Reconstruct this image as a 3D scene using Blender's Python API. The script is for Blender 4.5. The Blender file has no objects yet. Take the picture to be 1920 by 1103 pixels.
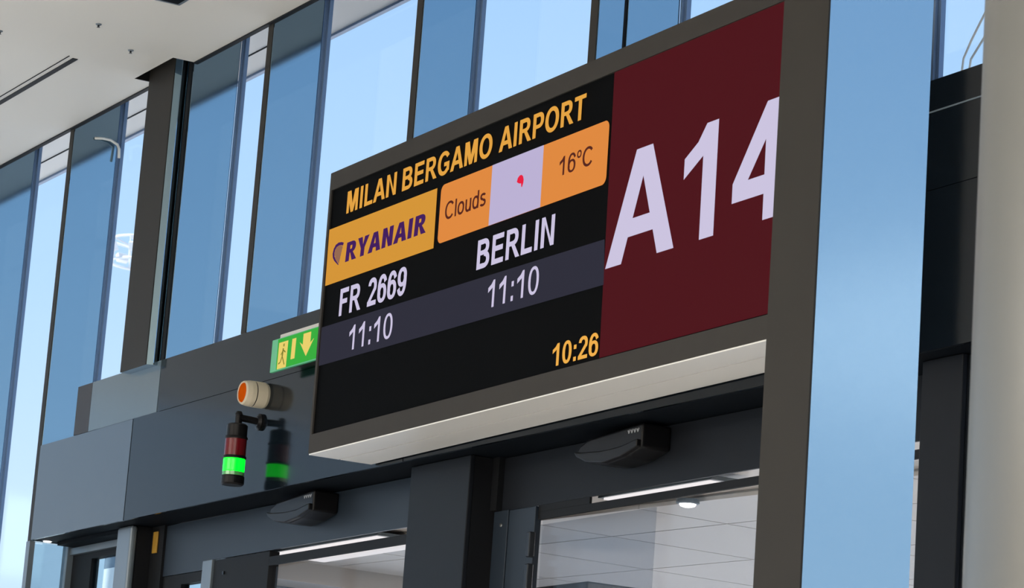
import bpy, bmesh, math
from mathutils import Matrix, Vector

SC = bpy.context.scene
COL = SC.collection

# ------------------------------------------------------------------ camera
cam_data = bpy.data.cameras.new('camera')
cam = bpy.data.objects.new('camera', cam_data)
COL.objects.link(cam)
YAW, PITCH, ROLL = 1.066037, 0.209511, 0.07202
fwd = Vector((-math.sin(YAW)*math.cos(PITCH), math.cos(YAW)*math.cos(PITCH), math.sin(PITCH)))
rgt = fwd.cross(Vector((0, 0, 1))).normalized()
upv = rgt.cross(fwd)
r2 = rgt*math.cos(ROLL) + upv*math.sin(ROLL)
u2 = upv*math.cos(ROLL) - rgt*math.sin(ROLL)
cam.matrix_world = Matrix(((r2.x, u2.x, -fwd.x, 0), (r2.y, u2.y, -fwd.y, 0), (r2.z, u2.z, -fwd.z, 1.6), (0, 0, 0, 1)))
cam_data.sensor_width = 36
cam_data.lens = 5504.76/1920*36
cam_data.clip_start, cam_data.clip_end = 0.05, 1000
cam_data.dof.use_dof = True
cam_data.dof.focus_distance = 9.0
cam_data.dof.aperture_fstop = 20
SC.camera = cam

# ------------------------------------------------------------------ view, sky
SC.view_settings.view_transform = 'Standard'
SC.view_settings.look = 'None'
SC.view_settings.exposure = 0
SC.view_settings.gamma = 1
SC.view_settings.use_curve_mapping = False

world = bpy.data.worlds.new('sky')
SC.world = world
world.use_nodes = True
wt = world.node_tree
wt.nodes.clear()
w_out = wt.nodes.new('ShaderNodeOutputWorld')
w_bg = wt.nodes.new('ShaderNodeBackground')
w_tc = wt.nodes.new('ShaderNodeTexCoord')
w_sep = wt.nodes.new('ShaderNodeSeparateXYZ')
w_rmp = wt.nodes.new('ShaderNodeValToRGB')
wt.links.new(w_tc.outputs['Generated'], w_sep.inputs[0])
wt.links.new(w_sep.outputs['Z'], w_rmp.inputs[0])
wt.links.new(w_rmp.outputs[0], w_bg.inputs[0])
wt.links.new(w_bg.outputs[0], w_out.inputs[0])
w_bg.inputs[1].default_value = 1.0
els = w_rmp.color_ramp.elements
els[0].position, els[0].color = 0.0, (0.70, 0.92, 1.20, 1)
els[1].position, els[1].color = 1.0, (0.20, 0.36, 0.80, 1)
for p_, c_ in ((0.12, (0.72, 0.96, 1.25)), (0.20, (0.58, 0.86, 1.22)), (0.30, (0.48, 0.76, 1.16)), (0.42, (0.40, 0.66, 1.10))):
    e_ = els.new(p_)
    e_.color = (*c_, 1)

# added area lights that brighten the hall's floor and ceiling, out of frame
def area(name, loc, rot, sx, sy, energy, col):
    d = bpy.data.lights.new(name, 'AREA')
    d.shape, d.size, d.size_y, d.energy, d.color = 'RECTANGLE', sx, sy, energy, col
    o = bpy.data.objects.new(name, d)
    COL.objects.link(o)
    o.location, o.rotation_euler = loc, rot
    return o
area('hall_fill', (0.5, -3.5, 4.7), (0, 0, 0), 6, 9, 950, (1.0, 0.95, 0.88))
area('hall_fill', (-7.0, -7.8, 4.7), (0, 0, 0), 8, 3.6, 1100, (1.0, 0.96, 0.91))
area('hall_fill', (-13.0, -8.4, 4.7), (0, 0, 0), 6, 2.4, 150, (1.0, 0.96, 0.91))
sun_d = bpy.data.lights.new('sun', 'SUN')
sun_d.energy, sun_d.angle, sun_d.color = 8.0, 0.01, (1.0, 0.95, 0.88)
sun = bpy.data.objects.new('sun', sun_d)
COL.objects.link(sun)
sun.rotation_euler = (math.radians(40), 0, math.radians(-20))   # high sun from behind the building onto the apron
area('walkway_fill', (-8.0, 5.6, 2.80), (0, 0, 0), 2.5, 0.5, 92, (1.0, 0.91, 0.83))  # added fill light to brighten the walkway

# ------------------------------------------------------------------ materials
def mat(name, base, rough=0.5, metal=0.0, emit=None, estr=1.0, spec=0.5, bump=0, noise=0, scale=40, stretch=None, trans=0):
    m = bpy.data.materials.new(name)
    m.use_nodes = True
    nt = m.node_tree
    b = nt.nodes['Principled BSDF']
    b.inputs['Base Color'].default_value = (*base, 1)
    b.inputs['Roughness'].default_value = rough
    b.inputs['Metallic'].default_value = metal
    b.inputs['Specular IOR Level'].default_value = spec
    if trans:
        b.inputs['Transmission Weight'].default_value = trans
    if emit:
        b.inputs['Emission Color'].default_value = (*emit, 1)
        b.inputs['Emission Strength'].default_value = estr
    if bump or noise:
        tc = nt.nodes.new('ShaderNodeTexCoord')
        mp = nt.nodes.new('ShaderNodeMapping')
        nz = nt.nodes.new('ShaderNodeTexNoise')
        nz.inputs['Scale'].default_value = scale
        nz.inputs['Detail'].default_value = 4
        nt.links.new(tc.outputs['Object'], mp.inputs[0])
        nt.links.new(mp.outputs[0], nz.inputs[0])
        if stretch:
            mp.inputs['Scale'].default_value = stretch
        if noise:
            mx = nt.nodes.new('ShaderNodeMix')
            mx.data_type = 'RGBA'
            mx.inputs[6].default_value = (*[c*(1-noise) for c in base], 1)
            mx.inputs[7].default_value = (*[min(1, c*(1+noise)) for c in base], 1)
            nt.links.new(nz.outputs[0], mx.inputs[0])
            nt.links.new(mx.outputs[2], b.inputs['Base Color'])
        if bump:
            bp = nt.nodes.new('ShaderNodeBump')
            bp.inputs['Strength'].default_value = bump
            bp.inputs['Distance'].default_value = 0.002
            nt.links.new(nz.outputs[0], bp.inputs['Height'])
            nt.links.new(bp.outputs[0], b.inputs['Normal'])
    return m

def glass(name, tint=(0.97, 0.98, 0.98), refl=0.05):
    m = bpy.data.materials.new(name)
    m.use_nodes = True
    nt = m.node_tree
    nt.nodes.clear()
    out = nt.nodes.new('ShaderNodeOutputMaterial')
    tr = nt.nodes.new('ShaderNodeBsdfTransparent')
    gl = nt.nodes.new('ShaderNodeBsdfGlossy')
    mx = nt.nodes.new('ShaderNodeMixShader')
    tr.inputs[0].default_value = (*tint, 1)
    gl.inputs['Roughness'].default_value = 0.02
    mx.inputs[0].default_value = refl
    nt.links.new(tr.outputs[0], mx.inputs[1])
    nt.links.new(gl.outputs[0], mx.inputs[2])
    nt.links.new(mx.outputs[0], out.inputs[0])
    return m

def glow(name, col, s=1.0):
    return mat(name, (0.004, 0.004, 0.004), 0.9, emit=col, estr=s, spec=0.0)

FIN = mat('fin_composite_panel', (0.27, 0.385, 0.47), 0.045, 1.0, noise=0.03, scale=2)
PILLAR = mat('pillar_cladding', (0.38, 0.50, 0.58), 0.16, 1.0, bump=0.02, scale=3)
MULL = mat('mullion_paint', (0.15, 0.24, 0.40), 0.35, 0.2)
FRONT = mat('front_edge_shade', (0.028, 0.0255, 0.022), 0.55, spec=0.2, noise=0.04, scale=8)  # backlit fronts of the same cladding, their shade put into the colour
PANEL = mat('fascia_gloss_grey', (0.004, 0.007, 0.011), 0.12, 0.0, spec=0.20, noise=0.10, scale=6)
PANEL_L = mat('fascia_gloss_grey_lit', (0.026, 0.032, 0.040), 0.14, 0.0, spec=0.95, noise=0.10, scale=6)  # lighter base and stronger gloss stand in for a brighter window reflection
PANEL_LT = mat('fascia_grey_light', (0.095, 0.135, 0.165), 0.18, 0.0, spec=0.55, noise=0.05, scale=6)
PANEL_BR = mat('fascia_brown', (0.035, 0.030, 0.030), 0.4, 0.0, spec=0.2)
BLACK = mat('black_rubber', (0.006, 0.007, 0.009), 0.6, spec=0.2)
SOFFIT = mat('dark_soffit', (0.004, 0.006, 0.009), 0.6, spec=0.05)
FRAME = mat('door_frame_anthracite', (0.016, 0.024, 0.036), 0.4, 0.0, spec=0.25, bump=0.03, scale=60)
FRAME_LT = mat('door_frame_grey', (0.16, 0.20, 0.24), 0.35, 0.3)
POSTM = mat('post_anthracite', (0.010, 0.012, 0.016), 0.45, 0.0, spec=0.12, noise=0.06, scale=10)
CEIL = mat('ceiling_white', (0.74, 0.73, 0.69), 0.6, spec=0.3, noise=0.02, scale=1.2)
FLOORM = mat('floor_terrazzo', (0.76, 0.73, 0.68), 0.35, noise=0.06, scale=30)
WALLM = mat('wall_plaster', (0.30, 0.27, 0.23), 0.8, noise=0.03, scale=4)
WHITE = mat('canopy_white', (0.90, 0.88, 0.85), 0.7)
TILE = mat('walkway_tile', (0.62, 0.585, 0.555), 0.35, spec=0.4, noise=0.02, scale=3)
TILE_J = mat('tile_joint', (0.22, 0.21, 0.20), 0.6)
ALU = mat('brushed_aluminium', (0.88, 0.87, 0.84), 0.40, 0.2, bump=0.05, scale=30, stretch=(0.5, 20, 20))
SIGNF = mat('sign_housing_brown', (0.042, 0.039, 0.036), 0.6, 0.0, spec=0.12, noise=0.05, scale=20)
SCREEN = mat('display_black', (0.0022, 0.0024, 0.0028), 0.7, spec=0.03)
GLASS = glass('window_glass')
GLASS_D = glass('door_glass', (0.93, 0.94, 0.95), 0.03)
GLASS_T = glass('door_glass_tinted', (0.55, 0.60, 0.66), 0.08)
GLASS_S = glass('side_lite_glass', (0.66, 0.74, 0.77), 0.03)
GLASS_I = glass('inner_door_glass', (0.80, 0.81, 0.83), 0.02)
GLASS_B = glass('side_glass_blue', (0.72, 0.80, 0.82), 0.04)
GLASS_C = glass('cyan_glass', (0.10, 0.34, 0.48), 0.10)
COLM = mat('column_satin_steel', (0.165, 0.168, 0.162), 0.42, 0.6, noise=0.06, scale=2.0, stretch=(6, 6, 0.4))
CREAM = mat('siren_cream_plastic', (0.66, 0.60, 0.47), 0.45)
BLKPL = mat('black_plastic', (0.006, 0.006, 0.007), 0.35, spec=0.2)
ORANGE = mat('orange_lens', (0.50, 0.075, 0.003), 0.6, spec=0.0)
REDL = mat('red_lens', (0.13, 0.004, 0.008), 0.2, spec=0.3)
GREENL = mat('green_lens_lit', (0.0, 0.5, 0.02), 0.2, emit=(0.0, 1.0, 0.015), estr=2.2)
CLEARL = mat('green_lens_rim', (0.10, 0.42, 0.12), 0.15, spec=0.7)
YELL = mat('yellow_tag', (0.36, 0.20, 0.02), 0.5)
STEEL = mat('hinge_dark', (0.02, 0.024, 0.03), 0.35, 0.6)
SCREW = mat('screw_bright', (0.6, 0.6, 0.6), 0.3, 1.0)
LAMPW = glow('lamp_white', (1.0, 0.95, 0.96), 0.9)
LAMPS = glow('spot_white', (1.0, 0.95, 0.92), 5.0)
CABLE = mat('white_cable', (0.8, 0.84, 0.84), 0.5)
MASTM = mat('mast_galvanised', (0.75, 0.76, 0.76), 0.5)
GROUND = mat('apron_concrete', (0.68, 0.67, 0.65), 0.9, noise=0.1, scale=0.3)
DARKEQ = mat('dark_equipment', (0.010, 0.012, 0.014), 0.5)
MARK = mat('sensor_mark', (0.42, 0.44, 0.46), 0.5)

# ------------------------------------------------------------------ builders
def link(name, bm, m, parent=None, loc=(0, 0, 0), smooth=False):
    me = bpy.data.meshes.new(name)
    bmesh.ops.recalc_face_normals(bm, faces=bm.faces[:])
    bm.to_mesh(me)
    bm.free()
    if smooth:
        for p in me.polygons:
            p.use_smooth = True
    me.materials.append(m)
    o = bpy.data.objects.new(name, me)
    COL.objects.link(o)
    o.location = loc
    if parent:
        o.parent = parent
    return o

def tag(o, label, cat, group=None):
    o['label'], o['category'] = label, cat
    if group:
        o['group'] = group
    return o

def thing(name, label, cat, loc, group=None):
    o = bpy.data.objects.new(name, None)
    o.empty_display_size = 0.05
    COL.objects.link(o)
    o.location = loc
    return tag(o, label, cat, group)

def struct_empty(name, loc=(0, 0, 0)):
    o = bpy.data.objects.new(name, None)
    COL.objects.link(o)
    o.location = loc
    o['kind'] = 'structure'
    return o

def add_box(bm, x0, x1, y0, y1, z0, z1, bev=0.0):
    b = bmesh.new()
    vs = [b.verts.new((x, y, z)) for x in (x0, x1) for y in (y0, y1) for z in (z0, z1)]
    for f in ((0, 1, 3, 2), (4, 6, 7, 5), (0, 4, 5, 1), (2, 3, 7, 6), (0, 2, 6, 4), (1, 5, 7, 3)):
        b.faces.new([vs[i] for i in f])
    if bev:
        bmesh.ops.bevel(b, geom=b.edges[:], offset=bev, segments=2, affect='EDGES', profile=0.5)
    me = bpy.data.meshes.new('tmp')
    b.to_mesh(me)
    b.free()
    bm.from_mesh(me)
    bpy.data.meshes.remove(me)
    return bm

def box(*a, **k):
    return add_box(bmesh.new(), *a, **k)

def add_lathe(bm, prof, axis='Z', seg=40, o=(0, 0, 0)):
    """prof: list of (radius, height) along the axis; closed with caps."""
    rings = []
    for r, h in prof:
        ring = []
        for i in range(seg):
            a = 2*math.pi*i/seg
            c, s = r*math.cos(a), r*math.sin(a)
            p = {'Z': (c, s, h), 'Y': (c, h, s), 'X': (h, c, s)}[axis]
            ring.append(bm.verts.new((p[0]+o[0], p[1]+o[1], p[2]+o[2])))
        rings.append(ring)
    for a, b in zip(rings, rings[1:]):
        for i in range(seg):
            j = (i+1) % seg
            bm.faces.new((a[i], a[j], b[j], b[i]))
    bm.faces.new(rings[0])
    bm.faces.new(rings[-1])
    return bm

def add_tube(bm, pts, r, seg=10):
    pts = [Vector(p) for p in pts]
    rings = []
    for i, p in enumerate(pts):
        d = (pts[min(i+1, len(pts)-1)] - pts[max(i-1, 0)]).normalized()
        a = d.cross(Vector((0.13, 0.31, 0.94))).normalized()
        b = d.cross(a)
        rings.append([bm.verts.new(p + a*r*math.cos(2*math.pi*k/seg) + b*r*math.sin(2*math.pi*k/seg)) for k in range(seg)])
    for a, b in zip(rings, rings[1:]):
        for i in range(seg):
            j = (i+1) % seg
            bm.faces.new((a[i], a[j], b[j], b[i]))
    bm.faces.new(rings[0])
    bm.faces.new(rings[-1])
    return bm

def add_prism(bm, pts, y0, y1, bev=0.0):
    """outline in x,z extruded along y"""
    b = bmesh.new()
    a = [b.verts.new((x, y0, z)) for x, z in pts]
    c = [b.verts.new((x, y1, z)) for x, z in pts]
    n = len(pts)
    b.faces.new(a)
    b.faces.new(c)
    for i in range(n):
        j = (i+1) % n
        b.faces.new((a[i], a[j], c[j], c[i]))
    bmesh.ops.recalc_face_normals(b, faces=b.faces[:])
    if bev:
        bmesh.ops.bevel(b, geom=b.edges[:], offset=bev, segments=3, affect='EDGES', profile=0.5)
    me = bpy.data.meshes.new('tmp')
    b.to_mesh(me)
    b.free()
    bm.from_mesh(me)
    bpy.data.meshes.remove(me)
    return bm

# ------------------------------------------------------------------ lettering (own glyphs, cap height = 1)
def q_rect(x0, x1, y0, y1):
    return [[(x0, y0), (x1, y0), (x1, y1), (x0, y1)]]

def q_ring(cx, cy, rx, ry, tx, ty, a0=0, a1=360, n=28, p=2.25):
    def pt(a, X, Y):
        c, s = math.cos(math.radians(a)), math.sin(math.radians(a))
        k = (abs(c)**p + abs(s)**p)**(-1/p)
        return (cx + X*c*k, cy + Y*s*k)
    out = []
    m = max(4, int(n*abs(a1-a0)/360)+1)
    for i in range(m):
        u, v = a0 + (a1-a0)*i/m, a0 + (a1-a0)*(i+1)/m
        out.append([pt(u, rx, ry), pt(v, rx, ry), pt(v, rx-tx, ry-ty), pt(u, rx-tx, ry-ty)])
    return out

def glyph(ch, w, h):
    """-> (polygons, advance); w vertical stem width, h horizontal bar height"""
    L = 0.09
    if ch == ' ':
        return [], 0.39
    if ch == 'I':
        return q_rect(L, L+w, 0, 1), 2*L+w
    if ch == 'L':
        return q_rect(L, L+w, 0, 1) + q_rect(L+w, 0.79, 0, h), 0.85
    if ch == 'T':
        return q_rect(0.42-w/2, 0.42+w/2, 0, 1-h) + q_rect(0.02, 0.82, 1-h, 1), 0.84
    if ch == 'F':
        return q_rect(L, L+w, 0, 1) + q_rect(L+w, 0.79, 1-h, 1) + q_rect(L+w, 0.70, 0.43, 0.43+h), 0.85
    if ch == 'E':
        return q_rect(L, L+w, 0, 1) + q_rect(L+w, 0.84, 1-h, 1) + q_rect(L+w, 0.80, 0.435, 0.435+h) + q_rect(L+w, 0.86, 0, h), 0.93
    if ch == 'N':
        x1 = 0.92
        return q_rect(L, L+w, 0, 1) + q_rect(x1-w, x1, 0, 1) + [[(L+w*0.4, 1), (L+w, 1), (x1-w*0.4, 0), (x1-w, 0)]], 1.01
    if ch == 'M':
        x1, c = 1.07, 0.58
        return (q_rect(L, L+w*0.93, 0, 1) + q_rect(x1-w*0.93, x1, 0, 1)
                + [[(L, 1), (L+w*1.45, 1), (c+w*0.48, 0), (c-w*0.48, 0)], [(x1, 1), (x1-w*1.45, 1), (c-w*0.48, 0), (c+w*0.48, 0)]]), 1.16
    if ch == 'A':
        iw, ap = w*1.12, w*0.56
        s = (0.505-iw)/(0.505-iw+0.16)
        return [[(0, 0), (iw, 0), (0.505, 0.74), (0.505-ap, 1)], [(1.01, 0), (1.01-iw, 0), (0.505, 0.74), (0.505+ap, 1)],
                [(0.505-ap, 1), (0.505+ap, 1), (0.505, 0.74)], [(0.27, 0.225), (0.74, 0.225), (0.68, 0.225+h), (0.33, 0.225+h)]], 1.01
    if ch == 'Y':
        return [[(0, 1), (w*1.2, 1), (0.465, 0.60), (0.465-w/2, 0.42)], [(0.93, 1), (0.93-w*1.2, 1), (0.465, 0.60), (0.465+w/2, 0.42)],
                [(0.465-w/2, 0.42), (0.465, 0.60), (0.465+w/2, 0.42)]] + q_rect(0.465-w/2, 0.465+w/2, 0, 0.43), 0.93
    if ch in 'PRB':
        d = {'P': 0.36, 'R': 0.42, 'B': 0.46}[ch]
        top, cy, ry = 1, (1+d)/2, (1-d)/2 + (h*0.5 if ch == 'B' else 0)*0
        g = q_rect(L, L+w, 0, 1) + q_rect(L+w, 0.52, 1-h, 1) + q_rect(L+w, 0.52, d, d+h*0.9)
        g += q_ring(0.52, cy, 0.35, ry, w, h*0.95, -90, 90)
        if ch == 'R':
            g += [[(0.42, 0.46), (0.62, 0.48), (1.0, 0), (1.0-w*1.2, 0)]]
        if ch == 'B':
            g += q_rect(L+w, 0.55, 0, h) + q_ring(0.55, 0.285, 0.38, 0.285, w, h*0.95, -90, 90)
        return g, {'P': 0.92, 'R': 1.0, 'B': 1.0}[ch]
    if ch == 'O':
        return q_ring(0.545, 0.5, 0.49, 0.52, w*1.03, h, n=40, p=2.1), 1.09
    if ch == 'C':
        return q_ring(0.53, 0.5, 0.48, 0.52, w*1.03, h, 38, 322, n=40, p=2.1), 1.01
    if ch == 'G':
        return q_ring(0.54, 0.5, 0.49, 0.52, w*1.03, h, 36, 318, n=40, p=2.1) + q_rect(0.56, 0.97, 0.53-h, 0.53) + q_rect(0.97-w*0.9, 0.97, 0.14, 0.53-h), 1.07
    if ch == '0':
        return q_ring(0.385, 0.5, 0.345, 0.51, w, h*0.9, n=40), 0.77
    if ch == '1':
        return q_rect(0.36, 0.36+w, 0, 0.9) + [[(0.36, 0.9), (0.36+w, 0.9), (0.36+w, 1), (0.40, 1)], [(0.06, 0.57), (0.37, 0.73), (0.44, 1), (0.40, 1), (0.27, 0.86), (0.06, 0.75)]], 0.77
    if ch == '2':
        return (q_ring(0.375, 0.70, 0.335, 0.31, w, h*0.95, 172, -36) + [[(0.66, 0.54), (0.49, 0.63), (0.03, 0.14), (0.03, 0.0), (0.26, 0.14)]]
                + q_rect(0.03, 0.715, 0, h)), 0.77
    if ch in '69':
        g = q_ring(0.385, 0.335, 0.345, 0.345, w, h*0.85) + q_ring(0.40, 0.5, 0.36, 0.51, w, h*0.9, 30, 215)
        if ch == '9':
            g = [[(0.77-x, 1-y) for x, y in pl] for pl in g]
        return g, 0.77
    if ch == '4':
        s0 = 0.43
        return q_rect(s0, s0+w*1.02, 0, 1) + q_rect(0.0, 0.74, 0.22, 0.22+h*0.95) + [[(0.0, 0.22), (0.0, 0.385), (s0, 1), (s0+w*0.5, 1), (s0, 0.68), (0.20, 0.37)]], 0.77
    if ch == ':':
        return q_rect(0.12, 0.12+w, 0, 0.19) + q_rect(0.12, 0.12+w, 0.53, 0.72), 0.44
    if ch == 'l':
        return q_rect(0.08, 0.08+w, 0, 1), 0.16+w
    if ch == 'o':
        return q_ring(0.38, 0.365, 0.345, 0.38, w, h), 0.76
    if ch == 'd':
        return q_ring(0.36, 0.365, 0.33, 0.38, w, h) + q_rect(0.68-w, 0.68, 0, 1), 0.77
    if ch == 'u':
        return q_rect(0.08, 0.08+w, 0.28, 0.73) + q_rect(0.68-w, 0.68, 0, 0.73) + q_ring(0.37, 0.30, 0.29, 0.315, w, h, 180, 350), 0.77
    if ch == 's':
        return q_ring(0.33, 0.535, 0.28, 0.205, w, h, 25, 270) + q_ring(0.33, 0.20, 0.30, 0.215, w, h, -155, 90), 0.68
    if ch == '\u00b0':
        return q_ring(0.26, 0.80, 0.20, 0.21, w*0.6, h*0.7), 0.52
    return [], 0.5

def text_bm(s, x0, x1, z0, cap, w=0.205, h=0.16, slant=0.0, y=-0.004):
    polys, x = [], 0.0
    for ch in s:
        g, adv = glyph(ch, w, h)
        polys += [[(px+x, pz) for px, pz in pl] for pl in g]
        x += adv
    xs = [p[0] for pl in polys for p in pl]
    lo, hi = min(xs), max(xs)
    k = (x1-x0)/(hi-lo)
    bm = bmesh.new()
    for pl in polys:
        vs = [bm.verts.new((x0+(px-lo)*k+slant*pz*cap, y, z0+pz*cap)) for px, pz in pl]
        bm.faces.new(vs)
    for f in bm.faces:
        f.normal_update()
        if f.normal.y > 0:
            f.normal_flip()
    return bm

def link_flat(name, bm, m, parent):
    me = bpy.data.meshes.new(name)
    bm.to_mesh(me)
    bm.free()
    me.materials.append(m)
    o = bpy.data.objects.new(name, me)
    COL.objects.link(o)
    o.parent = parent
    return o

def flat_poly(pts, y):
    bm = bmesh.new()
    bm.faces.new([bm.verts.new((x, y, z)) for x, z in pts])
    for f in bm.faces:
        f.normal_update()
        if f.normal.y > 0:
            f.normal_flip()
    return bm

# ================================================================== SETTING
def struct(name, bm, m, parent=None, loc=(0, 0, 0)):
    o = link(name, bm, m, parent, loc)
    if parent is None:
        o['kind'] = 'structure'
    return o

ZC = 4.795                      # ceiling height
YF = 4.23                       # front of fins and door portal
struct('floor', box(-18, 6, -10, 4.6, -0.2, 0), FLOORM)
bm = bmesh.new()                # ceiling with a notch round the clad column
add_box(bm, -18, -10.73, -10, 4.22, ZC, ZC+0.12)
add_box(bm, -10.345, 6, -10, 4.22, ZC, ZC+0.12)
add_box(bm, -10.73, -10.345, -10, 4.13, ZC, ZC+0.12)
struct('ceiling', bm, CEIL)
bm = bmesh.new()
add_box(bm, -18, -10.73, 4.218, 4.236, ZC-0.006, ZC+0.10)
add_box(bm, -10.345, 6, 4.218, 4.236, ZC-0.006, ZC+0.10)
add_box(bm, -10.735, -10.728, 4.13, 4.236, ZC-0.001, ZC+0.12)  # black plate paints the shade inside the column notch
struct('trim_1', bm, BLACK)     # dark edge strip of the ceiling
bm = box(-18, 6, 4.0, 4.62, 5.7, 5.8)
add_box(bm, -18, 6, 4.0, 4.12, ZC+0.12, 5.7)  # unseen upstand added to keep the sun off the fins
struct('ceiling', bm, SOFFIT)
struct('wall_back', box(-18, 6, -10.2, -10, 0, 5.8), WALLM)
struct('wall_right', box(6, 6.2, -10.2, 4.6, 0, 5.8), WALLM)
end = struct_empty('wall_left', (-18, 0, 0))
struct('glazing', box(-0.02, 0, -10, 4.5, 0, ZC), GLASS, end)
for yy in (-9.9, -7.5, -5.0, -2.5, 0.0, 2.5, 4.4):
    struct('mullion', box(-0.06, 0.04, yy-0.03, yy+0.03, 0, ZC), MULL, end)

# window bays of the facade: frame strip beside each fin, one pane per bay
FX = [-12.697, -11.65, -10.394, -9.635, -8.416, -7.119, -5.88]
bays = [(-18.0, -12.74, 0.0)] + [(FX[0], -11.69, 0.0), (FX[1], -10.72, 3.41), (FX[2], -9.68, 3.60), (FX[3], -8.455, 3.60),
        (FX[4], -7.16, 3.60), (FX[5], -5.92, 3.60), (FX[6], -5.30, 3.60), (-5.30, 6.0, 0.0)]
for i, (a, b, zb) in enumerate(bays):
    w_ = struct_empty('window_%d' % (i+1), (a, 4.435, 0))
    bm = bmesh.new()
    L_ = b - a
    add_box(bm, 0, 0.010, 0, 0.024, zb, 5.7)
    add_box(bm, 0.010, 0.022, 0.009, 0.024, zb, 5.7)
    add_box(bm, L_-0.03, L_, 0.006, 0.024, zb, 5.7)
    add_box(bm, 0, L_, 0.0, 0.024, 5.6, 5.7)
    struct('frame', bm, MULL, w_)
    struct('pane', box(0.020, L_-0.02, 0.020, 0.0235, zb, 5.65), GLASS, w_)

# roof overhang outside the windows
ov = struct_empty('trim_2', (-18, 4.6, 5.3))
struct('overhang_slab', box(0, 24, 0, 0.587, 0, 0.3), WHITE, ov)
struct('edge_drip', box(0, 24, 0.57, 0.592, -0.012, 0.0), MULL, ov)
struct('panel_joint', box(3.2, 5.25, 0.430, 0.436, -0.004, 0.001), SOFFIT, ov)
struct('panel_joint', box(6.25, 6.75, 0.430, 0.436, -0.004, 0.001), SOFFIT, ov)
struct('ground', box(-220, 120, 4.6, 220, -0.4, -0.2), GROUND)

# door portal: glossy grey fascia panels on a core, soffit below
wf = struct_empty('wall_front', (-11.65, YF, 3.0))
def wp(name, x0, x1, z0, z1, m, y0=0.0, y1=0.01):
    return struct(name, box(x0+11.65, x1+11.65, y0, y1, z0-3.0, z1-3.0), m, wf)
wp('core', -11.64, -5.37, 3.03, 3.40, BLACK, 0.012, 0.20)
wp('core', -10.41, -5.37, 3.40, 3.606, BLACK, 0.012, 0.20)
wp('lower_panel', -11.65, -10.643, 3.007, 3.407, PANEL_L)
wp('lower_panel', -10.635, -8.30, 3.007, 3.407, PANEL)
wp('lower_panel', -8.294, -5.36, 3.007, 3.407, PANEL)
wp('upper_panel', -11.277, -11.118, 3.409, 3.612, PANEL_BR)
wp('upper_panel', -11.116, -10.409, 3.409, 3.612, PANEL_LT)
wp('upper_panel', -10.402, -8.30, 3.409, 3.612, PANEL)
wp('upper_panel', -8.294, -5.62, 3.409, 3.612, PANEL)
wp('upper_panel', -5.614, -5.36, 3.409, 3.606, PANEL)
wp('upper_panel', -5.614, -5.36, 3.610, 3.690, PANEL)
wp('joint_highlight', -5.614, -5.36, 3.606, 3.610, FRAME_LT, -0.001, 0.010)  # pale strip paints in the highlight along this joint
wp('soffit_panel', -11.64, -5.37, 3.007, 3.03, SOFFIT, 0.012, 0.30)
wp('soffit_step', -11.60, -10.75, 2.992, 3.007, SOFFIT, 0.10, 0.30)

# posts between the doors
def post(x0, x1, y0, m, name='trim_3'):
    p = struct_empty(name, (x0, y0, 0))
    struct('post_face', box(0, x1-x0, 0, 0.016, 0, 3.006, bev=0.003), m, p)
    struct('post_reveal', box(0.004, x1-x0, 0.016, 0.15, 0, 3.004), BLACK, p)
    return p
post(-8.37, -7.972, 4.30, POSTM, 'trim_3')
post(-5.684, -5.525, 4.30, POSTM, 'trim_4')
pl = struct_empty('trim_5', (-10.868, 4.30, 0))
bm = bmesh.new()
add_prism(bm, [(0, 0), (0.145, 0), (0.145, 3.006), (0, 3.006)], 0.0, 0.03, 0.012)
struct('post_face', bm, FRAME_LT, pl)
struct('post_reveal', box(0.004, 0.144, 0.03, 0.15, 0, 3.004), BLACK, pl)

# ---- doors
YD = 4.40
def dpart(parent, name, x0, x1, z0, z1, m, y0=0.0, y1=0.04, bev=0.0):
    ox, oy = parent.location.x, parent.location.y
    return struct(name, box(x0-ox, x1-ox, y0, y1, z0, z1, bev=bev), m, parent)

d1 = struct_empty('door_1', (-11.72, YD, 0))                    # far left side door
dpart(d1, 'frame_stile', -11.715, -11.680, 0, 3.006, FRAME_LT)
dpart(d1, 'frame_stile', -11.672, -11.628, 0, 3.006, FRAME_LT, -0.01)
dpart(d1, 'side_pane', -11.656, -11.650, 0, 3.003, GLASS_S, -0.150, -0.012)
dpart(d1, 'side_stile', -11.692, -11.650, 0, 3.003, FRAME_LT, -0.173, -0.150)
dpart(d1, 'frame_head', -11.628, -10.872, 2.962, 2.990, FRAME_LT)
dpart(d1, 'leaf_stile', -11.626, -11.412, 0, 2.960, BLACK, 0.015, 0.05)
dpart(d1, 'leaf_rail', -11.412, -10.872, 2.935, 2.960, BLACK, 0.015, 0.05)
dpart(d1, 'pane', -11.412, -10.872, 0, 2.935, GLASS_B, 0.028, 0.034)
dpart(d1, 'blind_band', -11.34, -10.872, 2.89, 2.934, GLASS_T, 0.045, 0.048)

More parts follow.
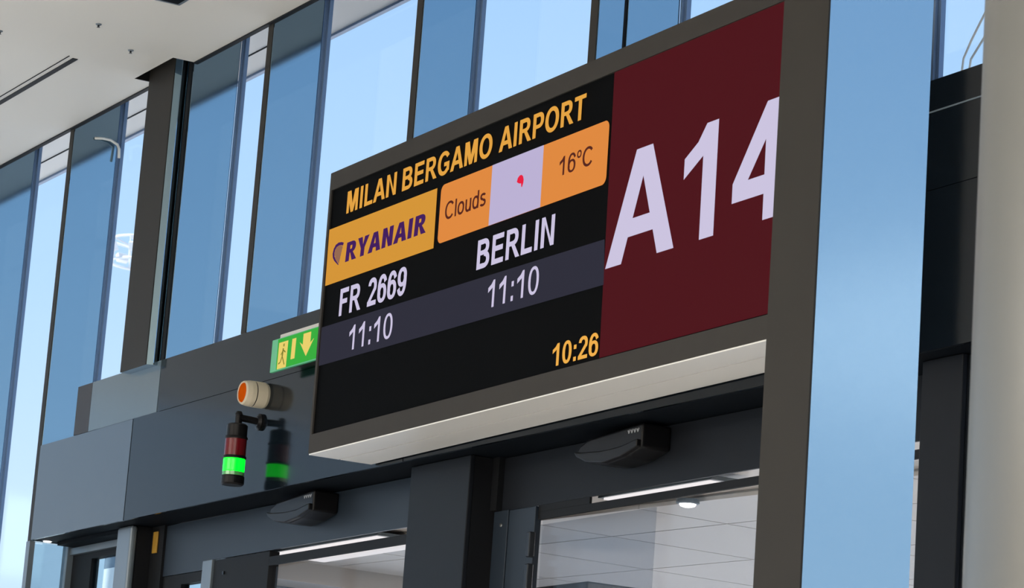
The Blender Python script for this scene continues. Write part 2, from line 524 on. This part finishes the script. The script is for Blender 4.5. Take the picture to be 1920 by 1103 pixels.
d2 = struct_empty('door_2', (-10.72, YD, 0))                    # middle door, left of the wide post
dpart(d2, 'jamb', -10.722, -10.602, 0, 3.006, BLACK, -0.01, 0.05)
dpart(d2, 'header_panel', -10.600, -8.372, 2.838, 3.003, FRAME, 0, 0.008)
dpart(d2, 'header_panel', -10.600, -10.205, 2.805, 2.838, FRAME, 0, 0.03)
dpart(d2, 'side_frame', -10.600, -10.205, 2.765, 2.803, BLACK, 0.004, 0.04)
dpart(d2, 'side_frame', -10.600, -10.42, 0, 2.765, BLACK, 0.004, 0.04)
dpart(d2, 'side_pane', -10.42, -10.205, 0, 2.765, GLASS_B, 0.02, 0.026)
dpart(d2, 'frame_stile', -10.205, -10.118, 0, 2.838, FRAME_LT, -0.008, 0.04, 0.002)
dpart(d2, 'leaf_stile', -10.113, -9.625, 0, 2.836, BLACK, 0.0, 0.04, 0.002)
dpart(d2, 'top_rail', -9.625, -8.372, 2.782, 2.814, BLACK, 0.0, 0.010)
dpart(d2, 'pane', -9.625, -8.372, 0, 2.782, GLASS_D, 0.016, 0.022)
dpart(d2, 'lock_screw', -10.02, -10.008, 2.775, 2.787, STEEL, -0.006, 0.0)

d3 = struct_empty('door_3', (-7.955, YD, 0))                    # right door below the sign
dpart(d3, 'jamb', -7.970, -7.930, 2.838, 3.006, BLACK, -0.02, 0.04)
dpart(d3, 'header_panel', -7.929, -5.687, 2.836, 3.003, POSTM, 0, 0.008)  # darker post colour stands in for the sign's shade on this panel
dpart(d3, 'frame_stile', -7.955, -7.866, 0, 2.835, FRAME, -0.012, 0.04, 0.002)
dpart(d3, 'leaf_stile', -7.862, -7.700, 0, 2.833, FRAME, -0.010, 0.012, 0.002)
dpart(d3, 'slit_shade', -7.700, -7.40, 2.8155, 2.8355, BLACK, 0.0, 0.008)  # black strip stands in for the unlit part of the slit
dpart(d3, 'top_rail', -7.700, -5.687, 2.792, 2.815, BLACK, 0.0, 0.010)
dpart(d3, 'pane', -7.700, -5.687, 0, 2.792, GLASS_D, 0.018, 0.024)
dpart(d3, 'inner_pane', -7.90, -7.13, 0, 2.79, GLASS_I, 0.060, 0.066)
dpart(d3, 'hinge', -7.712, -7.690, 2.675, 2.752, STEEL, -0.030, -0.008, 0.004)
dpart(d3, 'hinge', -7.712, -7.690, 2.560, 2.655, STEEL, -0.030, -0.008, 0.004)
bm = add_lathe(bmesh.new(), [(0.0065, 0), (0.0055, -0.003)], 'Y', 16)
struct('screw', bm, SCREW, d3, (-7.906+7.955, -0.012, 2.79))

d4 = struct_empty('door_4', (-5.52, YD, 0))                     # sliver right of the pale pillar
dpart(d4, 'glass_edge', -5.502, -5.478, 0, 2.655, GLASS_C, -0.02, 0.03)
dpart(d4, 'leaf_stile', -5.476, -5.40, 0, 3.0, BLACK, 0.0, 0.04)
dpart(d4, 'transom', -5.520, -5.40, 2.655, 3.0, BLACK, 0.005, 0.04)

# ---- boarding walkway behind the doors
ANG = math.radians(5.0)
wk = struct_empty('ceiling', (-8.2, 4.97, 2.85))
wk.rotation_euler = (0, 0, ANG)
struct('backing', box(-1.75, 3.2, -0.35, 5.0, 0.012, 0.05), TILE_J, wk)
bm = bmesh.new()
g_ = 0.004
for iy in range(-1, 9):
    for ix in range(-3, 6):
        x0, x1, y0, y1 = max(-1.75, ix*0.6)+g_, (ix+1)*0.6-g_, max(-0.35, iy*0.6)+g_, (iy+1)*0.6-g_
        if x1 > x0 and y1 > y0:
            add_box(bm, x0, x1, y0, y1, 0.0, 0.014)
struct('tile_field', bm, TILE, wk)
struct('ceiling', box(-10.0, -5.0, 4.455, 4.90, 2.868, 2.90), TILE)
bk = struct_empty('wall_walkway', (-9.95, 4.5, 0))
bk.rotation_euler = (0, 0, ANG)
struct('bulkhead', box(-0.22, 0.0, 0.03, 5, 2.78, 2.90), TILE, bk)
struct('window_head', box(-0.30, -0.22, 0.03, 5, 2.70, 2.90), FRAME_LT, bk)
struct('pane', box(-0.27, -0.262, 0.03, 5, 0.0, 2.70), GLASS, bk)
struct('wall_walkway', box(-5.0, -4.9, 4.56, 9.6, 0, 2.9), TILE)
struct('wall_walkway', box(-10.6, -4.9, 9.75, 9.85, 0, 2.9), TILE)
struct('floor', box(-10.6, -4.9, 4.6, 9.8, -0.19, -0.02), FLOORM)
struct('ceiling', box(-10.7, -4.9, 4.50, 9.9, 2.93, 3.0), SOFFIT)
t = thing('strip_light', 'long white strip light on the walkway ceiling behind the middle door', 'light', (-9.75, 4.46, 2.85), 'strip lights on the walkway ceiling')
link('housing', box(-0.02, 0.87, -0.008, 0.23, -0.008, 0.004), FRAME_LT, t)
link('diffuser', box(0.0, 0.85, 0.0, 0.22, -0.014, -0.008), LAMPW, t)
t = thing('strip_light', 'short white strip light on the walkway ceiling behind the right door', 'light', (-7.42, 4.46, 2.85), 'strip lights on the walkway ceiling')
link('housing', box(-0.02, 0.59, -0.008, 0.12, -0.008, 0.004), FRAME_LT, t)
link('diffuser', box(0.0, 0.57, 0.0, 0.11, -0.014, -0.008), LAMPW, t)
t = thing('spotlight', 'small bright round spotlight on the walkway ceiling behind the right door', 'light', (-7.27, 4.66, 2.85))
link('ring', add_lathe(bmesh.new(), [(0.035, 0), (0.035, -0.012), (0.03, -0.014)], 'Z', 24), FRAME_LT, t)
link('bulb', add_lathe(bmesh.new(), [(0.027, -0.012), (0.022, -0.020), (0.008, -0.024)], 'Z', 24), LAMPS, t, smooth=True)
t = thing('tall_cabinet', 'tall dark cabinet standing in the walkway behind the right door', 'cabinet', (-8.38, 4.90, -0.02))
link('body', box(-0.22, 0.19, -0.02, 0.30, 0.08, 2.712, bev=0.006), DARKEQ, t)
link('plinth', box(-0.20, 0.17, 0.0, 0.28, 0.0, 0.08), BLACK, t)
link('door', box(-0.21, 0.18, -0.032, -0.02, 0.10, 2.69), DARKEQ, t)

# ================================================================== FACADE FINS
fin_names = ['wide blue grey window fin at the far left edge of the facade',
             'blue grey window fin running down to the left end of the door portal',
             'blue grey window fin beside the black joint of the clad column',
             'blue grey window fin above the orange and cream siren',
             'blue grey window fin rising behind the black left half of the sign',
             'blue grey window fin with a dark joint behind the red part of the sign'
             ]
fin_z0 = [0, 3.004, 3.614, 3.614, 3.614, 3.614, 3.692]
for i, (x, lab, z0) in enumerate(zip(FX[:6], fin_names, fin_z0)):
    t = thing('window_fin', lab, 'fin', (x, YF, z0), 'window fins along the facade')
    y0 = 0.010 if i == 2 else 0.004
    if i != 2:
        fy = -0.075 if i == 5 else 0.004
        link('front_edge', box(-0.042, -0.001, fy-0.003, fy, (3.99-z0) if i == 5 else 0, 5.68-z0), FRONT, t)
    if i == 5:
        link('front_cover', box(-0.042, 0, -0.075, 0.012, 3.99-z0, 5.69-z0, bev=0.002), FIN, t)
        link('joint', box(-0.036, -0.004, 0.012, 0.024, 0, 5.68-z0), BLACK, t)
        link('panel', box(-0.042, 0, 0.024, 0.204, 0, 5.69-z0, bev=0.002), FIN, t)
    else:
        link('panel', box(-0.042, 0, y0, 0.204, 0, 5.69-z0, bev=0.002), FIN, t)

# clad column left of the third fin
t = thing('clad_column', 'wide clad column with a shaded brown front standing on the light grey fascia panel', 'column', (-10.72, 4.19, 3.596))
bm = bmesh.new()
pts = [(0.0, 0.0), (0.262, 0.0), (0.276, 0.022), (0.278, 0.24), (0.0, 0.24)]
bot = [bm.verts.new((x, y, 0)) for x, y in pts]
top = [bm.verts.new((x, y, 5.69-3.614)) for x, y in pts]
bm.faces.new(bot); bm.faces.new(top)
for i in range(5):
    j = (i+1) % 5
    bm.faces.new((bot[i], bot[j], top[j], top[i]))
link('cladding', bm, FIN, t)
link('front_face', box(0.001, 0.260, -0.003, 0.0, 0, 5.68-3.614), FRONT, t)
link('joint', box(0.296, 0.3245, 0.043, 0.050, 0, 5.68-3.614), BLACK, t)

# tall pillar in front of the sign's right end
t = thing('clad_pillar', 'tall square pillar with shaded brown front and pale blue side beside the sign', 'pillar', (-5.350, 3.615, 0))
link('cladding', box(0, 0.180, 0, 0.285, 0, ZC), PILLAR, t)
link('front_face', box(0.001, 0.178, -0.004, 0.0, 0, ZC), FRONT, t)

# round steel column close to the camera
t = thing('steel_column', 'blurred round grey steel column at the right edge of the photo', 'column', (-2.943, 2.621, 0))
link('shaft', add_lathe(bmesh.new(), [(0.25, 0.0), (0.25, ZC)], 'Z', 96), COLM, t, smooth=True)

# ================================================================== GATE SIGN
sign = thing('gate_sign', 'wide gate display sign with departure screen and red A14 panel', 'sign', (-8.5, 4.0, 3.02))
sign.rotation_euler = (0, -math.radians(0.55), 0)
SW = 2.74
link('housing', box(-0.008, SW, 0.006, 0.222, 0.0, 0.937, bev=0.003), SIGNF, sign)
fr = bmesh.new()
add_box(fr, -0.008, SW, -0.006, 0.006, 0.877, 0.937)
add_box(fr, -0.008, SW, -0.006, 0.006, 0.0, 0.062)
add_box(fr, -0.008, 0.006, -0.006, 0.006, 0.062, 0.877)
add_box(fr, 2.70, SW, -0.006, 0.006, 0.062, 0.877)
link('frame', fr, SIGNF, sign)
link('underside_strip', box(-0.006, SW-0.002, -0.004, 0.104, -0.004, 0.0), ALU, sign)
link('underside_strip', box(-0.006, SW-0.002, 0.110, 0.222, -0.004, 0.0), ALU, sign)
scr = link('screen', box(0.006, 2.70, 0.0, 0.006, 0.062, 0.877), SCREEN, sign)
gate = link_flat('gate_panel', flat_poly([(1.776, 0.066), (2.70, 0.066), (2.70, 0.877), (1.766, 0.877)], -0.001), glow('display_red', (0.072, 0.0055, 0.0095)), sign)
gate['label'] = 'dark red panel with the gate number'
DW = glow('display_lavender_white', (0.60, 0.55, 0.74))
DAM = glow('display_amber', (0.76, 0.36, 0.055))
DAM2 = glow('display_amber_clock', (0.85, 0.42, 0.07))
DY = glow('display_yellow', (0.66, 0.30, 0.038))
DO = glow('display_orange', (0.74, 0.25, 0.050))
DBAND = glow('display_band', (0.026, 0.026, 0.042))
DTXT = glow('display_brown_text', (0.09, 0.018, 0.012))
DPUR = glow('display_purple', (0.055, 0.012, 0.11))
DRED = glow('display_red_spot', (0.80, 0.012, 0.05))
DTAN = glow('display_tan', (0.30, 0.14, 0.08))

def words(name, s, x0, x1, z0, cap, w, h, m):
    """one mesh per word, spread so that the whole line runs from x0 to x1"""
    k = (x1-x0)/(sum(glyph(c, w, h)[1] for c in s)-0.12)
    x = x0-0.06*k
    for wd in s.split(' '):
        L = sum(glyph(c, w, h)[1] for c in wd)*k
        link_flat(name, text_bm(wd, x+0.07*k, x+L-0.06*k, z0, cap, w, h), m, scr)
        x += L+glyph(' ', w, h)[1]*k
link_flat('gate_number', text_bm('A', 1.784, 2.127, 0.312, 0.312, 0.215, 0.16), DW, gate)
link_flat('gate_number', text_bm('1', 2.159, 2.315, 0.312, 0.313, 0.225, 0.16), DW, gate)
link_flat('gate_number', text_bm('4', 2.394, 2.640, 0.312, 0.312, 0.22, 0.17), DW, gate)
words('title_text', 'MILAN BERGAMO AIRPORT', 0.126, 1.625, 0.775, 0.074, 0.225, 0.175, DAM)
link_flat('time_band', flat_poly([(0.006, 0.288), (1.777, 0.270), (1.767, 0.400), (0.006, 0.416)], -0.001), DBAND, scr)
words('flight_text', 'FR 2669', 0.131, 0.594, 0.433, 0.090, 0.215, 0.175, DW)
link_flat('city_text', text_bm('BERLIN', 1.043, 1.492, 0.433, 0.090, 0.215, 0.175), DW, scr)
def clock(name, s, x0, x1, z0, cap, w, h, m):
    k = (x1-x0)/(sum(glyph(c, w, h)[1] for c in s)-0.10)
    x = x0-0.06*k
    for ch in s:
        adv = glyph(ch, w, h)[1]*k
        xs = [q[0] for pl in glyph(ch, w, h)[0] for q in pl]
        if ch == ':':
            for zz in (0.0, 0.53):
                link_flat('colon_dot', flat_poly([(x+min(xs)*k, z0+zz*cap), (x+max(xs)*k, z0+zz*cap), (x+max(xs)*k, z0+(zz+0.19)*cap), (x+min(xs)*k, z0+(zz+0.19)*cap)], -0.004), m, scr)
        else:
            link_flat(name, text_bm(ch, x+min(xs)*k, x+max(xs)*k, z0, cap, w, h), m, scr)
        x += adv
clock('time_digit', '11:10', 0.222, 0.521, 0.307, 0.081, 0.15, 0.125, DW)
clock('time_digit', '11:10', 1.126, 1.421, 0.304, 0.082, 0.15, 0.125, DW)
clock('clock_digit', '10:26', 1.527, 1.772, 0.075, 0.064, 0.20, 0.165, DAM2)
# airline block
al = link_flat('airline_block', flat_poly([(0.008, 0.554), (0.755, 0.551), (0.752, 0.741), (0.006, 0.744)], -0.002), DY, scr)
link_flat('airline_name', text_bm('RYANAIR', 0.147, 0.699, 0.610, 0.064, 0.31, 0.205, slant=0.08), DPUR, al)
hp = [(0.127, 0.679), (0.110, 0.684), (0.088, 0.686), (0.068, 0.682), (0.055, 0.671), (0.049, 0.655), (0.053, 0.641), (0.066, 0.628), (0.082, 0.618), (0.099, 0.608)]
inner = [(0.122, 0.670), (0.108, 0.674), (0.090, 0.675), (0.075, 0.672), (0.066, 0.664), (0.062, 0.654), (0.065, 0.643), (0.075, 0.632), (0.087, 0.622), (0.100, 0.611)]
hb = bmesh.new()
for i in range(9):
    hb.faces.new([hb.verts.new((q[0], -0.004, q[1])) for q in (hp[i], hp[i+1], inner[i+1], inner[i])])
bmesh.ops.remove_doubles(hb, verts=hb.verts[:], dist=1e-5)
sb = bmesh.new()
for k in range(5):
    a, b = inner[2+k], inner[3+k]
    t0, t1 = (0.121-0.0042*k, 0.668-0.0115*k), (0.121-0.0042*(k+0.72), 0.668-0.0115*(k+0.72))
    sb.faces.new([sb.verts.new((q[0], -0.0036, q[1])) for q in (a, (a[0]*0.28+b[0]*0.72, a[1]*0.28+b[1]*0.72), t1, t0)])
sb.faces.new([sb.verts.new((q[0], -0.0034, q[1])) for q in (inner[1], inner[3], inner[5], inner[7], (0.100, 0.613), (0.117, 0.664))])
for b_ in (hb, sb):
    for f in b_.faces:
        f.normal_update()
        if f.normal.y > 0:
            f.normal_flip()
link_flat('harp_emblem', hb, DPUR, al)
link_flat('harp_strings', sb, DTAN, al)
# weather block with rounded corners
def rounded(x0, x1, z0, z1, r, n=8):
    pts = []
    for cx, cz, a0 in ((x1-r, z0+r, -90), (x1-r, z1-r, 0), (x0+r, z1-r, 90), (x0+r, z0+r, 180)):
        for i in range(n+1):
            a = math.radians(a0+90*i/n)
            pts.append((cx+r*math.cos(a), cz+r*math.sin(a)))
    return pts
we = link_flat('weather_block', flat_poly(rounded(0.778, 1.757, 0.559, 0.744, 0.022), -0.002), DO, scr)
link_flat('weather_icon_field', flat_poly([(1.098, 0.559), (1.400, 0.559), (1.398, 0.744), (1.097, 0.744)], -0.003), glow('display_pale', (0.50, 0.44, 0.66)), we)
link_flat('weather_text', text_bm('Clouds', 0.818, 1.072, 0.627, 0.055, 0.16, 0.135), DTXT, we)
link_flat('temperature_text', text_bm('16\u00b0C', 1.498, 1.678, 0.630, 0.056, 0.16, 0.135), DTXT, we)
link_flat('weather_icon', flat_poly([(1.256, 0.661), (1.260, 0.672), (1.270, 0.678), (1.282, 0.678), (1.291, 0.672), (1.296, 0.661), (1.295, 0.651),
          (1.289, 0.640), (1.284, 0.641), (1.282, 0.652), (1.270, 0.654)], -0.005), DRED, we)

# ================================================================== ON THE PORTAL
# signal tower on a bracket
t = thing('signal_tower', 'black stack light with red and lit green lenses on a wall bracket', 'signal light', (-9.437, YF, 3.013))
D = -0.084
R = 0.039
link('base_cap', add_lathe(bmesh.new(), [(R*0.92, 0.0), (R*1.06, 0.006), (R*1.06, 0.030), (R, 0.034)], 'Z', 40, (0, D, 0.010)), BLKPL, t)
link('lens_rim', add_lathe(bmesh.new(), [(R, 0), (R, 0.013)], 'Z', 40, (0, D, 0.044)), CLEARL, t, smooth=False)
gl = bmesh.new()
prof = [(R*0.98, 0.0), (R*0.99, 0.004), (R*0.99, 0.044), (R*0.98, 0.047)]
add_lathe(gl, prof, 'Z', 48, (0, D, 0.057))
link('green_lens', gl, GREENL, t)
link('collar', add_lathe(bmesh.new(), [(R*1.04, 0), (R*1.08, 0.004), (R*1.04, 0.010)], 'Z', 40, (0, D, 0.104)), BLKPL, t)
link('red_lens', add_lathe(bmesh.new(), [(R*0.98, 0), (R*0.98, 0.060)], 'Z', 48, (0, D, 0.114)), REDL, t, smooth=False)
link('collar', add_lathe(bmesh.new(), [(R*1.0, 0), (R*1.06, 0.004), (R*1.0, 0.010)], 'Z', 40, (0, D, 0.174)), BLKPL, t)
link('top_cap', add_lathe(bmesh.new(), [(R*0.95, 0), (R*0.95, 0.040), (R*0.80, 0.045)], 'Z', 40, (0, D, 0.184)), BLKPL, t)
ar = bmesh.new()
add_lathe(ar, [(0.013, 0.0), (0.013, 0.030), (0.015, 0.034), (0.009, 0.046)], 'Z', 20, (0.005, D, 0.228))
add_tube(ar, [(0.005, D, 0.252), (0.008, D*0.5, 0.250), (0.012, 0.0, 0.246)], 0.0125, 14)
link('bracket_arm', ar, BLKPL, t)
link('wall_flange', add_lathe(bmesh.new(), [(0.030, 0.0), (0.030, -0.010), (0.018, -0.018)], 'Y', 32, (0.012, 0, 0.246)), BLKPL, t)

# siren
t = thing('siren', 'cream round siren with an orange front lens on the dark fascia', 'siren', (-9.408, YF, 3.352))
link('body', add_lathe(bmesh.new(), [(0.043, 0.0), (0.047, -0.010), (0.047, -0.048)], 'Y', 48), CREAM, t, smooth=False)
link('seam_ring', add_lathe(bmesh.new(), [(0.0455, -0.048), (0.0455, -0.052)], 'Y', 48), BLKPL, t)
link('front_bezel', add_lathe(bmesh.new(), [(0.0465, -0.052), (0.0460, -0.068), (0.0425, -0.086), (0.0385, -0.092), (0.0365, -0.088)], 'Y', 48), CREAM, t, smooth=False)
link('lens', add_lathe(bmesh.new(), [(0.0362, -0.086), (0.034, -0.090), (0.022, -0.091), (0.006, -0.0912)], 'Y', 40), ORANGE, t, smooth=True)

# emergency exit sign partly behind the display
t = thing('exit_sign', 'green lit emergency exit sign with running figure and arrow', 'sign', (-9.245, 4.165, 3.405))
link('case', box(0.035, 0.50, 0.012, 0.065, 0.030, 0.134, bev=0.003), mat('exit_case_white', (0.62, 0.60, 0.58), 0.5), t)
fc = link('face_plate', box(0.0, 0.50, 0.0, 0.012, 0.0, 0.116, bev=0.002), mat('exit_green_acrylic', (0.10, 0.42, 0.22), 0.25, emit=(0.02, 0.30, 0.09), estr=0.22), t)
GRN = glow('exit_green_lit', (0.045, 0.46, 0.055), 0.9)
PIC = glow('exit_pictogram', (0.86, 0.66, 0.16), 0.95)
link_flat('green_field', flat_poly([(0.052, 0.004), (0.48, 0.004), (0.48, 0.112), (0.052, 0.112)], -0.001), GRN, fc)
link_flat('door_pictogram', flat_poly([(0.062, 0.004), (0.135, 0.004), (0.138, 0.098), (0.064, 0.098)], -0.002), PIC, fc)
rm = bmesh.new()
def seg2(bm, a, b, wd):
    a, b = Vector((a[0], -0.003, a[1])), Vector((b[0], -0.003, b[1]))
    d = (b-a).normalized()
    n = Vector((-d.z, 0, d.x))*wd/2
    f = bm.faces.new([bm.verts.new(v) for v in (a+n, b+n, b-n, a-n)])
    f.normal_update()
    if f.normal.y > 0:
        f.normal_flip()
for a, b, wd in (((0.104, 0.074), (0.100, 0.046), 0.010), ((0.100, 0.046), (0.122, 0.014), 0.006), ((0.100, 0.046), (0.088, 0.026), 0.006), ((0.088, 0.026), (0.072, 0.022), 0.005),
                 ((0.104, 0.068), (0.124, 0.058), 0.005), ((0.103, 0.066), (0.088, 0.052), 0.005), ((0.107, 0.080), (0.107, 0.090), 0.009)):
    seg2(rm, a, b, wd)
link_flat('running_figure', rm, glow('exit_dark_figure', (0.20, 0.20, 0.03)), fc)
link_flat('bar_pictogram', flat_poly([(0.168, 0.026), (0.200, 0.026), (0.202, 0.098), (0.170, 0.098)], -0.002), PIC, fc)
link_flat('arrow_pictogram', flat_poly([(0.258, 0.104), (0.318, 0.104), (0.318, 0.066), (0.345, 0.078), (0.290, 0.022), (0.232, 0.078), (0.258, 0.066)], -0.002), PIC, fc)
t.rotation_euler = (0, 0, 0)

# door motion sensors
def sensor(label, x):
    s = thing('door_sensor', label, 'sensor', (x, YD, 2.900), 'motion sensors above the doors')
    out = [(0.0, 0.046), (0.016, 0.064), (0.06, 0.080), (0.36, 0.098), (0.36, 0.026), (0.27, 0.006), (0.17, -0.004), (0.08, 0.006), (0.02, 0.028)]
    link('body', add_prism(bmesh.new(), out, -0.098, 0.0, 0.008), BLKPL, s)
    lens = [(0.006, 0.046), (0.05, 0.040), (0.16, 0.034), (0.26, 0.036), (0.355, 0.050), (0.355, 0.028), (0.27, 0.008), (0.17, -0.002), (0.08, 0.008), (0.022, 0.030)]
    link('lens', add_prism(bmesh.new(), lens, -0.112, -0.090, 0.004), BLKPL, s)
    mk = bmesh.new()
    for k in range(4):
        x0 = 0.285 + 0.016*k
        seg2(mk, (x0, 0.082), (x0+0.005, 0.072), 0.004)
        seg2(mk, (x0+0.005, 0.072), (x0+0.010, 0.083), 0.004)
    m_ = link_flat('white_mark', mk, MARK, s)
    m_.location = (0, -0.0962, 0)
    return s
sensor('black motion sensor above the middle door, left of the wide post', -9.450)
sensor('black motion sensor above the right door, under the display sign', -7.330)

# small yellow tag on the black jamb
t = tag(link('yellow_tag', box(0, 0.045, -0.006, 0.0, 0, 0.085, bev=0.002), YELL, None, (-10.695, 4.389, 2.900)), 'small yellow brown tag on the black jamb beside the left post', 'tag')
# downlight at the left end of the portal soffit
t = thing('downlight', 'tiny white downlight in the left end of the portal soffit', 'light', (-11.60, 4.285, 3.007))
link('ring', add_lathe(bmesh.new(), [(0.022, 0), (0.022, -0.003)], 'Z', 24), FRAME_LT, t)
link('diffuser', add_lathe(bmesh.new(), [(0.017, -0.003), (0.016, -0.006)], 'Z', 24), LAMPS, t)

# ================================================================== CEILING FITTINGS
t = thing('slot_diffuser', 'long black slot air diffuser with thin edge line in the white ceiling', 'air vent', (-12.6, 3.835, ZC))
link('slot', box(0, 1.965, -0.010, 0.012, -0.003, 0.0), BLACK, t)
link('edge_line', box(0, 1.985, -0.034, -0.030, -0.002, 0.0), SOFFIT, t)
t = thing('ceiling_vent', 'small square dark vent cut by the top edge of the photo', 'vent', (-9.66, 3.78, ZC))
bm = bmesh.new()
add_box(bm, -0.02, 0.20, -0.10, 0.09, -0.006, 0.0, 0.002)
link('frame', bm, FRAME_LT, t)
link('grille', box(0.0, 0.18, -0.085, 0.075, -0.008, -0.004), SOFFIT, t)
for lab, x, y in (('small dark sprinkler dot in the ceiling nearest the top edge of the photo', -10.128, 3.731),
                  ('small dark sprinkler dot in the ceiling right of the slot diffuser', -10.367, 3.961),
                  ('small dark sprinkler dot in the ceiling at the left edge of the photo', -10.486, 3.468)):
    t = thing('sprinkler', lab, 'sprinkler', (x, y, ZC), 'sprinklers in the ceiling')
    link('rosette', add_lathe(bmesh.new(), [(0.012, 0), (0.010, -0.004)], 'Z', 16), FRAME_LT, t)
    link('nozzle', add_lathe(bmesh.new(), [(0.004, -0.003), (0.004, -0.012), (0.007, -0.013)], 'Z', 12), STEEL, t)

# white cable looping across the second fin below the ceiling
bm = bmesh.new()
add_tube(bm, [(-11.64, 4.325, 4.765), (-11.638, 4.36, 4.770), (-11.632, 4.395, 4.768), (-11.625, 4.425, 4.752), (-11.612, 4.430, 4.730), (-11.605, 4.430, 4.69)], 0.006, 10)

for f in bm.faces:
    f.smooth = True
tag(link('white_cable', bm, CABLE), 'white cable arching across the fin under the ceiling at left', 'cable')

# ================================================================== OUTSIDE
t = thing('floodlight_mast', 'distant pale lattice floodlight mast head seen through the left window', 'floodlight mast', (-101.4, 40, -0.2))
link('pole', add_lathe(bmesh.new(), [(0.30, 0.0), (0.16, 25.6)], 'Z', 20), MASTM, t, smooth=True)
rg = bmesh.new()
for zz in (24.9, 25.75):
    add_tube(rg, [(1.15*math.cos(a*math.pi/12), 1.15*math.sin(a*math.pi/12), zz) for a in range(25)], 0.05, 8)
for a in range(0, 24, 3):
    c, s = math.cos(a*math.pi/12), math.sin(a*math.pi/12)
    add_tube(rg, [(1.15*c, 1.15*s, 24.9), (1.15*c, 1.15*s, 25.75)], 0.035, 6)
    add_tube(rg, [(0.15*c, 0.15*s, 25.4), (1.15*c, 1.15*s, 25.75)], 0.035, 6)
link('head_ring', rg, MASTM, t)
for a in range(0, 24, 3):
    c, s = math.cos(a*math.pi/12+0.2), math.sin(a*math.pi/12+0.2)
    lp = bmesh.new()
    add_box(lp, -0.22, 0.22, -0.10, 0.10, -0.16, 0.16, 0.02)
    o = link('floodlight', lp, MASTM, t, (1.32*c, 1.32*s, 25.3))
    o.rotation_euler = (0.4, 0, a*math.pi/12+0.2+math.pi/2)
for lab, pts in (('thin white cable outside the right window, upper one of two', [(-6.750, 5.2, 4.10), (-6.735, 5.2, 4.205), (-6.700, 5.2, 4.255), (-6.640, 5.2, 4.325), (-6.55, 5.2, 4.42), (-6.3, 5.2, 4.66), (-5.7, 5.19, 5.30)]),
                 ('thin white cable outside the right window, lower one of two', [(-6.748, 5.22, 4.09), (-6.725, 5.22, 4.205), (-6.675, 5.22, 4.25), (-6.605, 5.22, 4.32), (-6.50, 5.22, 4.42), (-6.25, 5.22, 4.66), (-5.65, 5.19, 5.30)])):
    bm = bmesh.new()
    add_tube(bm, pts, 0.0035, 8)
    tag(link('white_cable', bm, CABLE), lab, 'cable', 'thin white cables outside the right window')
